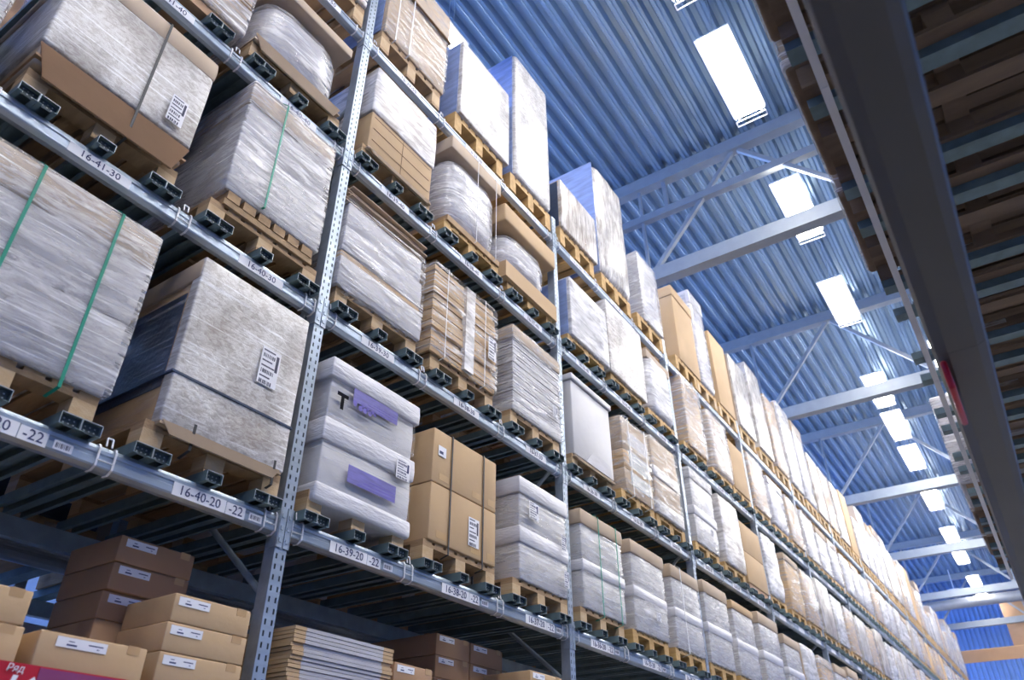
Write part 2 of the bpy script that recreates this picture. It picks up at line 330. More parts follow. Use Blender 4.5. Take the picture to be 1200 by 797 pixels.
for k in range(-1, NB):
    y = P*k
    t = thing('rack_upright', ('perforated grey steel rack upright, %s from the left edge' % ORD[k+1] if k >= 1 else 'perforated grey steel rack upright just beyond the left picture edge' if k < 0 else 'perforated grey steel rack upright in the foreground between labels 16-40 and 16-39'), 'rack upright', (0.03, y, 0), 'uprights of the left rack')
    link('front_post', post_tall if k < 1 else post_near if k < 6 else post_far, t)
    link('rear_post', rear_me if k < 3 else post_far, t, (-1.10, 0, 0))
    for q in range(6):
        zz = zb0+.88*q; a, b = (-.07, zz), (-1.09, zz+.84)
        if q % 2: a, b = (-1.09, zz), (-.07, zz+.84)
        mb = MB(); mb.tube((a[0], 0, a[1]), (b[0], 0, b[1]), .017, 8); mb.build('diagonal_brace', STEEL2, t)
    mb = MB(); mb.box(-.09, .01, -.07, .07, 0, .012); mb.build('base_plate', STEEL2, t)

bprof = [(-.03, -.057), (-.004, -.057), (.016, -.047), (.020, -.040), (.020, -.012), (.015, -.008), (.015, .006), (.020, .010), (.020, .024), (.012, .030), (.008, .043), (-.03, .043)]
mb = MB(); mb.prism(bprof, .045, P-.045); beam_me = mb.mesh('front_beam', STEEL)
mb = MB(); mb.prism([(-.03, -.057), (.02, -.057), (.02, .043), (-.03, .043)], .045, P-.045); rbeam_me = mb.mesh('rear_beam', STEEL2)
def conn(g):
    mb = MB(); y = lambda a, b: (min(g*a, g*b), max(g*a, g*b))
    mb.box(-.02, .036, *y(.036, .042), -.12, .08); mb.box(.031, .036, *y(.004, .04), -.12, .08)
    for q in range(3): mb.box(.036, .040, *y(.012, .028), -.095+.06*q, -.075+.06*q)
    return mb.mesh('beam_connector', STEEL)
conn_a, conn_b = conn(1), conn(-1)
def band(mb, y, w=.009, o=.004):
    pts = [(-.03, -.057-o), (.0, -.057-o), (.020+o, -.045), (.020+o, .030), (.010+o, .043+o), (-.03, .043+o)]
    for a, b in zip(pts, pts[1:]): mb.add([(a[0], y-w/2, a[1]), (a[0], y+w/2, a[1]), (b[0], y+w/2, b[1]), (b[0], y-w/2, b[1])], [(0, 1, 2, 3), (3, 2, 1, 0)])
    for a, b in zip(pts, pts[1:]): mb.bar((a[0], y, a[1]), (b[0], y, b[1]), w, .004, 0, (0, 1, 0)) if 0 else None
    for a, b in zip(pts, pts[1:]): mb.bar((a[0], y, a[1]), (b[0], y, b[1]), .004, w, 0, (0, 1, 0))
def clip_mesh(dy):
    mb = MB(); band(mb, -dy); band(mb, dy); mb.tube((.02, -.012, .046), (.012, -.012, .085), .004, 6); mb.tube((.012, -.012, .085), (.012, .012, .085), .004, 6); mb.tube((.012, .012, .085), (.02, .012, .046), .004, 6)
    mb.bar((.026, -dy, -.02), (.026, dy, -.02), .005, .003); return mb.mesh('beam_clip', WHITEB)
clip_me = clip_mesh(.035)
def channel_mesh(x0=-1.14, x1=.075, w=.084, h=.05):
    mb = MB(); t = .003; a = w/2
    mb.box(x0, x1, -a, a, h-t, h); mb.box(x0, x1, -a, -a+t, 0, h-t); mb.box(x0, x1, a-t, a, 0, h-t)
    mb.box(x0, x1, -a+t, -a+.02, 0, t); mb.box(x0, x1, a-.02, a-t, 0, t)
    # dark plate standing for the shade inside the open end, with punched holes
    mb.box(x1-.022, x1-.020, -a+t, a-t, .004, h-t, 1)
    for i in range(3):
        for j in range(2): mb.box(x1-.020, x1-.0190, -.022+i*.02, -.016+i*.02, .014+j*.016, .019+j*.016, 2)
    e = .0022
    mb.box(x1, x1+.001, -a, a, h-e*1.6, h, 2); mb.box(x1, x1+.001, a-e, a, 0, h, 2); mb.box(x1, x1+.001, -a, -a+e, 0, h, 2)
    return mb.mesh('support_channel', [CHAN, DARKIN, EDGE])
chan_me = channel_mesh()
mb = MB(); mb.box(-1.14, .075, -.042, .042, 0, .05); chan_far = mb.mesh('support_channel', [CHAN])
mb = MB(); mb.box(0, .0012, 0, .075, 0, .036); 
for q in range(9): mb.box(.0012, .0018, .008+q*.0066, .008+q*.0066+(.002 if q % 3 else .004), .008, .028, 1)
bar_me = mb.mesh('barcode_label', [PAPER, INK])
def level(bay, lv, x0=0.0, txt=True, chans=True, front=True, desc=None):
    y0 = P*bay; z = ZL[lv]
    near = bay <= 3
    lab = desc or 'grey steel shelf beams carrying the %s, %s bay from the left' % (ROW[lv], ORD[bay+2])
    t = thing('rack_shelf', lab, 'rack shelf', (x0, y0, z), 'shelves of the left rack' if desc is None else None)
    link('front_beam', beam_me, t); link('rear_beam', rbeam_me, t, (-1.10, 0, 0)); link('beam_connector', conn_a, t); link('beam_connector', conn_b, t, (0, P, 0))
    if bay <= 6:
        for c in ([.085, SL, 2*SL, P-.085] if near else [SL, 2*SL]): link('beam_clip', clip_me, t, (0, c, 0))
    if chans and lv != 50:
        for s in range(3):
            c = SL*(s+.5)
            for dy in (-.352, -.267, 0, .267, .352): link('support_channel', chan_me if bay <= 4 else chan_far, t, (0, c+dy, .043))
    if txt and bay <= 4:
        for s in range(3):
            num = 39-(bay*3+s); c = SL*s+.315
            if lv == 20:
                mb = MB(); mb.box(0, .0012, 0, .275, 0, .058); mb.box(0, .001, .279, .385, 0.0, .056)
                p = mb.build('location_label', PAPER, t, (.0205, c, -.048))
                if bay <= 3:
                    put_text('label_text', '16-%d-20' % num, .060, INKN, p, (.002, .138, .029)); put_text('label_text', '-22', .060, INKN, p, (.002, .332, .028))
                    link('barcode_label', bar_me, p, (0, .41, .010))
            else:
                w = .30; mb = MB(); mb.box(0, .0012, 0, w, 0, .055)
                p = mb.build('location_label', PAPER, t, (.0205, c+.03, -.044))
                if bay <= 2: put_text('label_text', '16-%d-%d' % (num, lv), .054, INKN, p, (.002, w/2, .028))
    return t
for bay in range(-1, NB-1):
    for lv in (20, 30, 40, 50):
        if in_view([(0, P*bay, ZL[lv]), (0, P*bay+P, ZL[lv]), (0, P*(bay+.5), ZL[lv]), (-1, P*bay, ZL[lv])], 60): level(bay, lv)
for bay in range(-1, 2):
    t = level(bay, 10, txt=False, desc='grey steel bottom shelf holding loose cartons, %s bay from the left' % ORD[bay+2])
    mb = MB(); mb.box(-1.12, .03, .05, P-.05, .093, .112); mb.build('shelf_panel', WOOD2, t)

# ------------------------------------------------------------------ pallets
def pallet_parts(w=.75, d=1.10):
    h = w/2; out = {}
    m1 = MB(); n = 7; bw = .085; m1.box(-d, 0, -bw/2, bw/2, .110, .130)
    out['deck_board'] = [(m1, (0, -h+bw/2+(w-bw)*i/(n-1), 0)) for i in range(n)]
    m2 = MB(); m2.box(-.1, 0, -h, h, .090, .110)
    out['stringer_board'] = [(m2, (x, 0, 0)) for x in (0, -d/2+.05, -d+.1)]
    m3 = MB(); m3.box(-d, 0, -.05, .05, 0, .020)
    out['bottom_board'] = [(m3, (0, c, 0)) for c in (-h+.05, 0, h-.05)]
    m4 = MB(); m4.box(-.1, 0, -.05, .05, .020, .090); 
    out['block'] = [(m4, (x, y, 0)) for x in (0, -d/2+.05, -d+.1) for y in (-h+.05, 0, h-.05)]
    return out
PP = {k: (v[0][0].mesh(k, [WOOD if k != 'block' else WOOD2]), [b for a, b in v]) for k, v in pallet_parts().items()}
mall = MB(); 
for k, v in pallet_parts().items():
    for a, b in v: mall.add([(p[0]+b[0], p[1]+b[1], p[2]+b[2]) for p in a.v], a.f, 1 if k == 'block' else 0)
PAL_FAR = mall.mesh('wooden_pallet', [WOODY, WOOD2])
PH = .13
PY = {}
for k_, (me, locs) in PP.items():
    m_ = me.copy(); m_.materials[0] = WOODY; PY[k_] = (m_, locs)
def pallet(x, y, z, label, near, group='wooden pallets under the loads', tilt=0., zs=1.):
    b0 = P*(int(tilt)//3); y = min(max(y, b0+.42), b0+P-.42)
    if near:
        t = thing('wooden_pallet', label, 'pallet', (x, y, z), group)
        for k, (me, locs) in (PY if (tilt >= 4 or z > 5 and tilt >= 1) else PP).items():
            for l in locs: link(k, me, t, l)
    else:
        t = link('wooden_pallet', PAL_FAR, None, (x, y, z)); tag(t, label, 'pallet', group)
    t.scale.z = zs; return t

# ------------------------------------------------------------------ loads
def strap(parent, y, W_, H_, D_, m, lid=None, w=.016, o=.012, z0=-.02, name='strap', h0=0.):
    mb = MB(); lo = .02 if lid else 0; pts = [(-.05, z0), (o, z0+.02 if z0 < 0 else z0)]
    if lid: pts += [(o, lid), (o+lo, lid+.01)]
    pts += [(o+lo, H_-.004), (lo-.01, H_+o), (-D_, H_+o), (-D_-o, H_-.02), (-D_-o, 0)]
    for i, (a, b) in enumerate(zip(pts, pts[1:])):
        j = h0*math.sin(i*1.3)
        mb.bar((a[0], y+j, a[1]), (b[0], y+h0*math.sin((i+1)*1.3), b[1]), .003, w, 0, (0, 1, 0))
    return mb.build(name, m, parent)
def ship_label(parent, y, z, w, h, tilt=0., x=.016, navy=False):
    mb = MB(); mb.box(0, .0012, -w/2, w/2, -h/2, h/2); R = random.Random(int(y*1000+z*77)); a = .0014
    rows = 7; hh = h/rows
    for i in range(rows):
        zc = h/2-(i+.5)*hh
        if i in (4, 6) or (rows-i) % 3 == 0:
            yy = -w*.4
            while yy < w*.25:
                b = R.uniform(.003, .008); mb.box(.0012, a+.0004, yy, yy+b, zc-hh*.36, zc+hh*.36, 1); yy += b+R.uniform(.002, .006)
        else: mb.box(.0012, a+.0004, -w*.42, -w*.42+w*R.uniform(.4, .8), zc-hh*.13, zc+hh*.13, 1)
    mb.box(.0012, a+.0004, w*.28, w*.42, -h*.05, h*.4, 1)
    o = mb.build('shipping_label', [PAPER, INK if not navy else INKN], parent, (x, y, z)); o.rotation_euler.x = tilt; return o
def tiers(parent, W_, H_, D_, spec, seed, det):
    """tiers given from the bottom as (z0, z1, outset, material, part name)"""
    for i, (a, b, o, m, nm) in enumerate(spec):
        mb = MB(); mb.soft(-D_-o, o, -o, W_+o, a*H_, b*H_, r=.010, amp=.004, seed=seed+i, n=6 if det else 4, nz=4, bulge=.004)
        mb.build(nm, m, parent)
def ribbed(parent, W_, z0, z1, D_, n, m, seed, amp=.006, name='sheet_stack', inset=0., lean=0.):
    R = random.Random(seed); mb = MB(); h = (z1-z0)/n; dx = 0
    for i in range(n):
        o = R.uniform(-amp, amp)-inset; q = R.uniform(-amp, amp)
        mb.box(-D_, o, -o+q*.3-0*inset, W_+o+q*.3, z0+i*h+.0015, z0+(i+1)*h-h*.12)
    mb.box(-D_+.03, -.016-inset, .016+inset, W_-.016-inset, z0, z1, 1)
    mb.build(name, [m, CARDS], parent)
def wrap(parent, W_, H_, D_, fm, seed, o=.014, z0=.0, amp=.008, n=7, lid=None, top=.01, bulge=.003, fn=None):
    amp *= .45; mb = MB(); mb.soft(-D_-o, o, -o, W_+o, z0, H_+top, r=.016, amp=amp, seed=seed, n=n, nz=n, freq=5, bulge=bulge, fn=fn); mb.build('stretch_wrap', fm, parent)
def flap_tray(parent, W_, D_, m, h=.12, z0=-.07, o=.02, seed=0):
    mb = MB(); t = .006
    for a in (0,):
        mb.add([(o, -o*.5, z0+h), (o, W_+o*.5, z0+h), (o+.012, W_*.93, z0), (o+.012, W_*.07, z0)], [(0, 3, 2, 1), (0, 1, 2, 3)])
        mb.add([(o-t, -o*.5, z0+h), (o-t, W_+o*.5, z0+h), (o+.012-t, W_*.93, z0), (o+.012-t, W_*.07, z0)], [(0, 1, 2, 3)])
        mb.add([(o, W_*.07, z0), (o, W_*.93, z0), (o+.012, W_*.93, z0), (o+.012, W_*.07, z0)], [(0, 1, 2, 3)])
    mb.box(-D_, o, -.008, W_+.008, z0+h*.55, z0+h*.55+.012)
    mb.build('cardboard_tray', m, parent)
def seams(parent, W_, H_, lines, m=CARDS, x=.0035, t=.004, name='carton_seam'):
    mb = MB()
    for (a0, b0, a1, b1) in lines: mb.bar((x, a0*W_, b0*H_), (x, a1*W_, b1*H_), t, .002, 0, (1, 0, 0))
    return mb.build(name, m, parent)
XF = .045; DD = 1.08
DONE = set(); ENDS = {}
def load(lv, s, y0, y1, top, label, short, cat='pallet load', base=0., group=None, near=True, pal=True, name='pallet_load', x=0.):
    """a load standing on its pallet in slot s of level lv"""
    DONE.add((lv, s)); zb = ZL[lv]+(.043 if lv == 50 else .093); PK = .22 if lv == 50 else PH; b0 = P*(s//3)
    y0 = max(y0, b0+.065, ENDS.get((lv, s-1), -99)+.045); y1 = min(y1, b0+P-.065); ENDS[(lv, s)] = y1
    if pal: pallet(.03+x, (SL*(s+.5)*.35+(y0+y1)/2*.65), zb, 'wooden pallet under '+short, near, tilt=s, zs=PK/PH)
    t = thing(name, label, cat, (XF+x, y0, zb+PK+.001+base), group)
    return t, y1-y0, top-(zb+PK+.001+base), DD
def L(z, t): return (z-t.location.z)
# ---- lowest full row
t, W_, H_, D_ = load(20, -2, -1.80, -1.035, 3.945, 'grey wrapped board stack with two green straps and beige lid at the left picture edge', 'the grey green-strapped load at the left picture edge')
tiers(t, W_, H_, D_, [(0, .42, 0, GREYW, 'board_stack'), (.42, .78, .006, GREYW, 'board_stack')], 1, 1)
tiers(t, W_, H_, D_, [(.78, 1, .014, CARD3, 'lid')], 5, 1)
wrap(t, W_, H_, D_, FILM_M, 3, amp=.007, o=.024)
for y in (.22, .575): strap(t, y, W_, H_, D_, GREEN, None, .014, .032, -.07, 'green_strap', .006)
t, W_, H_, D_ = load(20, -1, -.775, -.115, 4.0, 'silver crinkle-wrapped carton with a dark left side, above label 16-40-20', 'the silver wrapped carton above label 16-40-20')
mb = MB(); mb.soft(-D_, 0, 0, W_, 0, H_, .012, .003, 3, 4); mb.build('carton', CARD, t)
mb = MB(); mb.box(-D_+.03, -.07, -.005, -.001, .22*H_, .80*H_); mb.build('dark_side_wrap', NAVY, t)
tiers(t, W_, H_, D_, [(.86, 1, .012, CARD3, 'lid')], 7, 1)
mb = MB(); mb.soft(-.05, .022, -.012, W_+.020, .0, H_+.006, .010, .003, 8, 9); mb.build('stretch_wrap', FILM_S, t)
mb = MB(); mb.soft(-D_, -.052, -.010, W_+.010, .0, H_, .010, .003, 9, 6); mb.build('clear_wrap', FILM_T, t)
mb = MB(); mb.box(-D_-.02, .026, -.022, W_+.024, .24, .252); mb.build('wrap_edge', NAVY, t)
ship_label(t, .47, .50, .12, .21, 0, .030)
for y in (.16, .62): strap(t, y, W_, .05, D_, BLACK, None, .014, .022, -.10, 'black_strap')
flap_tray(t, W_, D_, CARD3, .07, -.05, .02)
t, W_, H_, D_ = load(20, 0, .14, .86, 3.90, 'two stacked white lidded crates with letter T and purple print', 'the white crates marked T')
tiers(t, W_, H_, D_, [(0, .40, 0, WHITE, 'crate'), (.53, .90, -.004, WHITE, 'crate')], 11, 1)
tiers(t, W_, H_, D_, [(.36, .53, .016, CRUMPLE, 'lid'), (.84, 1, .022, CRUMPLE, 'lid')], 15, 1)
wrap(t, W_, H_*.985, D_, FILM_T, 12, o=.010, z0=-.01, amp=.003, top=0)
wrap(t, W_, .045, D_, CRUMPLE, 13, o=.018, z0=-.06, amp=.012, n=8, top=0)
put_text('letter_mark', 'T', .13, mat('black_letter_ink', (.01, .01, .015), .9, spec=.1), t, (.029, .075, L(3.635, t)), 0, 0, .006)
PURPLE2 = mat('faded_purple_print', (.19, .17, .55), .5, 0, .45, 9, (1, 1, 7))
def print_patch(t, y, z, w, h, tilt=0.):
    mb = MB(); mb.box(0, .001, -w/2, w/2, -h/2, h/2)
    for q in range(3): mb.box(.001, .0016, -w*.3+q*w*.12, w*.49, -h*.42+q*h*.2, -h*.37+q*h*.2, 1)
    o = mb.build('purple_print', [PURPLE2, PURPLE], t, (.027, y, z)); o.rotation_euler.x = tilt
print_patch(t, .345, L(3.725, t), .38, .085, .0); print_patch(t, .38, L(3.25, t), .39, .10, .0)
mb = MB(); R = random.Random(3)
for cy, cz, rr in ((0, 0, .019), (.045, -.012, .017), (.062, .012, .013), (.085, -.012, .018), (.105, .004, .014), (.125, -.01, .018), (.145, .006, .015), (.165, -.004, .012)):
    n_ = 10; mb.add([(.0, cy+rr*math.cos(a*.628)*R.uniform(.7, 1.2), cz+rr*math.sin(a*.628)) for a in range(n_)], [tuple(range(n_))])
mb.build('purple_lettering', PURPLE, t, (.031, .17, L(3.67, t)))
ship_label(t, .62, L(3.42, t), .12, .12, 0, .030, True)
t, W_, H_, D_ = load(20, 1, 1.06, 1.775, 3.85, 'four plain brown cartons bound with two black straps, above label 16-38-20', 'the black-strapped brown cartons')
for (a, b) in ((0, .5), (.5, 1)):
    for (c, d) in ((0, .27), (.27, .77), (.77, 1)):
        mb = MB(); mb.soft(-D_, 0, c*W_+.002, d*W_-.002, a*H_+.002, b*H_-.003, .008, .002, int(a*9+c*5), 4)
        cc = mb.build('carton', CARD, t)
        m2 = MB(); m2.box(.001, .0016, d*W_-.12 if d < .9 else W_-.10, d*W_-.02, a*H_+.03, a*H_+.075); m2.build('packing_tape', TAPE, cc)
for y in (.19, .55): strap(t, y, W_, H_, D_, BLACK, None, .012, .008, -.07, 'black_strap', .003)
ship_label(t, .455, L(3.26, t), .115, .19, 0, .005)
mb = MB(); mb.box(0, .001, -.04, .04, -.035, .035); mb.box(.001, .0014, -.03, .01, -.02, .0, 1); mb.build('small_label', [PAPER, INKN], t, (.004, .09, L(3.70, t)))
t, W_, H_, D_ = load(20, 2, 2.07, 2.765, 3.86, 'two stacked white cartons with deep lids and a black strap, above label 16-37-20', 'the white lidded cartons left of the second upright')
tiers(t, W_, H_, D_, [(0, .36, 0, WHITE, 'carton'), (.50, .86, 0, WHITE, 'carton')], 21, 1)
tiers(t, W_, H_, D_, [(.34, .50, .014, CRUMPLE, 'lid'), (.83, 1, .018, CRUMPLE, 'lid')], 25, 1)
wrap(t, W_, H_*.985, D_, FILM_L, 22, o=.008, z0=0, top=0)
mb = MB()
for a, b in (((-.38, -.045, H_+.02), (-.38, -.045, -.1)), ((-.38, -.045, H_+.02), (-.2, .1, H_+.025))): mb.bar(a, b, .014, .004, 0, (0, 1, 0))
mb.build('black_strap', BLACK, t); ship_label(t, .15, L(3.62, t), .13, .13, 0, .036, True); ship_label(t, .58, L(3.50, t), .07, .12, 0, .036, True); ship_label(t, .60, L(3.22, t), .07, .12, 0, .036, True)
def lidded(lv, s, y0, y1, top, label, short, lidm=CARD3, wf=FILM_L, straps=(), strapm=GREEN, mid=True, seed=0, extra=None, near=True, group=None, lab=True, capz=.84):
    t, W_, H_, D_ = load(lv, s, y0, y1, top, label, short, near=near, group=group)
    if mid:
        tiers(t, W_, H_, D_, [(0, .38, 0, WHITE, 'carton'), (.48, capz+.02, 0, WHITE, 'carton')], seed, near)
        tiers(t, W_, H_, D_, [(.36, .48, .012, CRUMPLE, 'lid')], seed+4, near)
    else: tiers(t, W_, H_, D_, [(0, capz+.02, 0, WHITE, 'carton')], seed, near)
    tiers(t, W_, H_, D_, [(capz, 1, .016, lidm, 'lid')], seed+6, near)
    wrap(t, W_, H_*.985, D_, wf, seed+2, o=.008, n=6 if near else 4, top=0)
    for y in straps: strap(t, y, W_, H_, D_, strapm, None, .013, .028, -.05, 'strap', .004)
    if lab: ship_label(t, W_*.6, H_*.22, .1, .08, 0, .04, True)
    return t
lidded(20, 3, 3.00, 3.73, 3.90, 'white two-tier load with cardboard lid and green straps, lowest full row, behind second upright', 'the green-strapped white load right of the second upright', straps=(.27, .60), seed=31, lab=False)
lidded(20, 4, 3.93, 4.63, 3.90, 'white two-tier load with cardboard lid and small blue print, lowest full row', 'the white load with a small blue print', straps=(), wf=FILM_M, seed=37)
lidded(20, 5, 4.84, 5.54, 3.90, 'white two-tier load with one white strap left of the third upright, lowest row', 'the white load left of the third upright, lowest full row', straps=(.2,), strapm=WHITEB, wf=FILM_M, seed=41, lab=False)
lidded(20, 6, 5.72, 6.42, 3.95, 'white cardboard-lidded load just right of the third upright, lowest full row', 'the white load right of the third upright, lowest full row', wf=FILM_M, seed=45, lab=False)
lidded(20, 7, 6.62, 7.32, 3.92, 'white load under a brown carton top, second right of the third upright', 'the white load with brown carton tops', lidm=CARD, wf=FILM_M, seed=49, lab=False, capz=.88)
# ---- second row
t, W_, H_, D_ = load(30, -3, -2.70, -1.965, 5.2, 'pale grey wrapped load cut by the left picture edge, second row', 'the pale load at the left picture edge, second row')
tiers(t, W_, H_, D_, [(0, .85, 0, GREYW, 'board_stack'), (.85, 1, .012, CARD3, 'lid')], 53, 1); wrap(t, W_, H_, D_, FILM_M, 54)
t, W_, H_, D_ = load(30, -2, -1.79, -1.045, 5.235, 'silver wrapped load with black strap, paper label and brown tray, above label 16-41-30', 'the black-strapped silver load above label 16-41-30', base=.03)
mb = MB(); mb.soft(-D_, 0, 0, W_, 0, H_, .012, .003, 3, 4); mb.build('carton', CARD3, t)
tiers(t, W_, H_, D_, [(.83, 1, .018, CARD3, 'lid')], 57, 1)
wrap(t, W_, H_, D_, FILM_S, 58, o=.014, z0=.13, amp=.006, n=9)
flap_tray(t, W_, D_, CARD2, .19, -.08, .022); strap(t, .45, W_, H_, D_, BLACK, None, .013, .028, -.10, 'black_strap', .004)
ship_label(t, .625, L(4.70, t), .09, .18, 0, .036)
t, W_, H_, D_ = load(30, -1, -.78, -.135, 5.37, 'grey-white cartons with brown top and one green strap on a tall pallet', 'the torn-wrapped cartons above label 16-40-30', base=.10)
pallet(.03, -.46, ZL[30]+.093+PH*.75, 'upper board deck of the tall pallet under the torn-wrapped cartons', True) if 0 else None
mb = MB(); mb.box(-D_, .0, .01, W_-.01, -.099, -.06); 
for q in range(6): mb.box(-D_, .004, .02+q*.105, .10+q*.105, -.058, -.002)
mb.build('board_deck', WOOD, t)
tiers(t, W_, H_, D_, [(0, .46, .008, WHITE, 'carton'), (.46, .84, -.012, GREYW, 'carton')], 61, 1); tiers(t, W_, H_, D_, [(.82, 1, .006, CARD3, 'lid')], 64, 1)
wrap(t, W_, H_, D_, FILM_M, 65, o=.016, z0=.0, amp=.02, n=9); strap(t, .22, W_, H_, D_, GREEN, None, .012, .034, .02, 'green_strap', .01)
t, W_, H_, D_ = load(30, 0, .06, .825, 5.23, 'three stacked grey-white bundles with thin cardboard sheets slumping on top', 'the grey bundles with slumped cardboard on top')
tiers(t, W_, H_, D_, [(0, .27, .01, GREYW, 'bundle'), (.33, .58, .0, GREYW, 'bundle'), (.58, .83, -.012, GREYW, 'bundle')], 71, 1)
mb = MB(); mb.soft(-D_+.02, -.005, 0, W_, .26*H_, .335*H_, .01, .004, 4, 4); mb.build('cardboard_sheet', CARD, t)
R = random.Random(4)
for q in range(6):
    mb = MB(); o = R.uniform(-.02, .015); mb.soft(-D_+.05, o, -.01+R.uniform(-.02, .02), W_-.01+R.uniform(0, .03), H_*(.83+.028*q), H_*(.83+.028*q)+.010, .004, .014, q, 6, 4, freq=2.4); mb.build('cardboard_sheet', CARD3, t)
wrap(t, W_, H_*.84, D_, FILM_L, 75, o=.018, z0=-.03, amp=.01)
t, W_, H_, D_ = load(30, 1, .955, 1.725, 5.17, 'brown layered carton stack with rippled wrap and two pale straps, second row', 'the rippled brown load of the second row')
ribbed(t, W_, 0, H_, D_, 15, CARD, 5, .012, 'carton_layers'); wrap(t, W_, H_, D_, FILM_L, 77, o=.022, n=9, amp=.012)
for y in (.12, .60): strap(t, y, W_, H_, D_, WHITEB, None, .006, .034, -.03, 'pale_strap', .006)
mb = MB(); mb.box(-.9, .03, .36, .47, .02, H_*.98); mb.build('clear_wrap_band', FILM_B, t); ship_label(t, .69, L(4.75, t), .10, .20, 0, .04)
t, W_, H_, D_ = load(30, 2, 1.99, 2.73, 5.20, 'tall stack of thin pale grey trays with brown lid left of the second upright', 'the stack of thin grey trays')
ribbed(t, W_, .12*H_, .86*H_, D_, 22, GREYW, 6, .004, 'tray_stack'); tiers(t, W_, H_, D_, [(0, .13, .0, WHITE, 'base_carton'), (.85, 1, .014, CARD3, 'lid')], 79, 1)
wrap(t, W_, H_, D_, FILM_L, 81, o=.02, n=8); ship_label(t, .60, L(4.62, t), .07, .12, 0, .038, True)
t, W_, H_, D_ = load(30, 3, 2.965, 3.725, 5.21, 'smooth plain white box with a fitted lid, right of the second upright, second row', 'the smooth white box with fitted lid', base=-.0)
mb = MB(); mb.soft(-D_, 0, 0, W_, 0, H_*.92, .012, .002, 1, 4); mb.build('box_body', WHITE, t)
mb = MB(); mb.soft(-D_-.02, .02, -.02, W_+.02, H_*.92, H_, .012, .002, 2, 4); mb.build('lid', WHITE, t)
mb = MB(); mb.box(-.55, -.45, -.0045, -.003, H_*.3, H_*.5); mb.build('printed_mark', INKN, t)
mb = MB(); mb.prism([(W_*.28, .0), (W_*.97, .0), (W_*.9, .12), (W_*.65, .15), (W_*.42, .11)], .001, .004, axis='x'); mb.build('grey_flap', GREYW, t)
flap_tray(t, W_, D_, CARD3, .035, -.05, .008)
t, W_, H_, D_ = load(30, 4, 3.99, 4.625, 5.23, 'brown cartons showing dark windows through clear wrap on a yellow pallet, second row', 'the brown cartons with dark windows')
tiers(t, W_, H_, D_, [(0, .3, .0, CARD3, 'carton'), (.3, .55, 0, CARD, 'carton'), (.55, 1, 0, CARD3, 'carton')], 83, 1)
for a, b in ((.12, .30), (.36, .58), (.66, .84)):
    mb = MB(); mb.box(.001, .004, .12, W_-.03, a*H_, b*H_); mb.build('dark_window', GREYW if a > .6 else NAVY, t)
mb = MB(); mb.box(-.75, -.4, -.006, -.003, .4*H_, .58*H_); mb.build('dark_window', GREYW, t)
wrap(t, W_, H_, D_, FILM_L, 85, o=.016)
for y in (.10, .50): strap(t, y, W_, H_, D_, WHITEB, None, .012, .03, -.05, 'pale_strap', .008)
t, W_, H_, D_ = load(30, 5, 4.70, 5.385, 5.30, 'brown cartons with white bands round middle and foot, second row', 'the brown cartons with white bands')
tiers(t, W_, H_, D_, [(0, 1, .0, CARD3, 'carton')], 87, 1)
for a, b in ((.0, .18), (.45, .60)):
    mb = MB(); mb.soft(-D_-.02, .016, -.016, W_+.016, a*H_, b*H_, .02, .01, int(a*50), 6, 4); mb.build('white_wrap_band', FILM_B, t)
wrap(t, W_, H_, D_, FILM_L, 89, o=.02)
lidded(30, 6, 5.80, 6.50, 5.32, 'two-tier white cartons with white lid, right of the third upright, second row', 'the two-tier white cartons right of the third upright', lidm=FILM_B, wf=FILM_L, seed=91)
t, W_, H_, D_ = load(30, 7, 6.74, 7.42, 5.28, 'crinkled silver-white wrapped load, second right of the third upright, second row', 'the silver-white load, second right of the third upright')
tiers(t, W_, H_, D_, [(0, 1, .0, CARD3, 'carton')], 93, 1); wrap(t, W_, H_, D_, FILM_B, 94, o=.016, amp=.015)
t, W_, H_, D_ = load(30, 8, 7.50, 8.33, 5.17, 'plain brown carton load hanging over its pallet, just left of the fourth upright, second row', 'the plain brown carton load, second row', base=-.06, pal=False)
tiers(t, W_, H_, D_, [(0, .5, .0, CARD, 'carton'), (.5, 1, .0, CARD, 'carton')], 95, 1)
mb = MB(); mb.box(-D_, -.01, .04, W_-.04, -.07, -.002); mb.build('foot_tray', CARD2, t)
t, W_, H_, D_ = load(30, 9, 8.45, 9.08, 5.27, 'crumpled white film bundle, just right of the fourth upright, second row', 'the crumpled white bundle')
tiers(t, W_, H_, D_, [(0, 1, -.02, WHITE, 'bundle')], 97, 1); wrap(t, W_, H_, D_, FILM_B, 98, o=.014, amp=.07, n=9)
t, W_, H_, D_ = load(30, 10, 9.48, 10.2, 5.24, 'glossy wrapped brown carton with a lid, second right of the fourth upright, second row', 'the glossy brown lidded carton')
tiers(t, W_, H_, D_, [(0, .9, .0, CARD, 'carton'), (.88, 1, .018, CARD3, 'lid')], 99, 1); wrap(t, W_, H_, D_, FILM_L, 100)
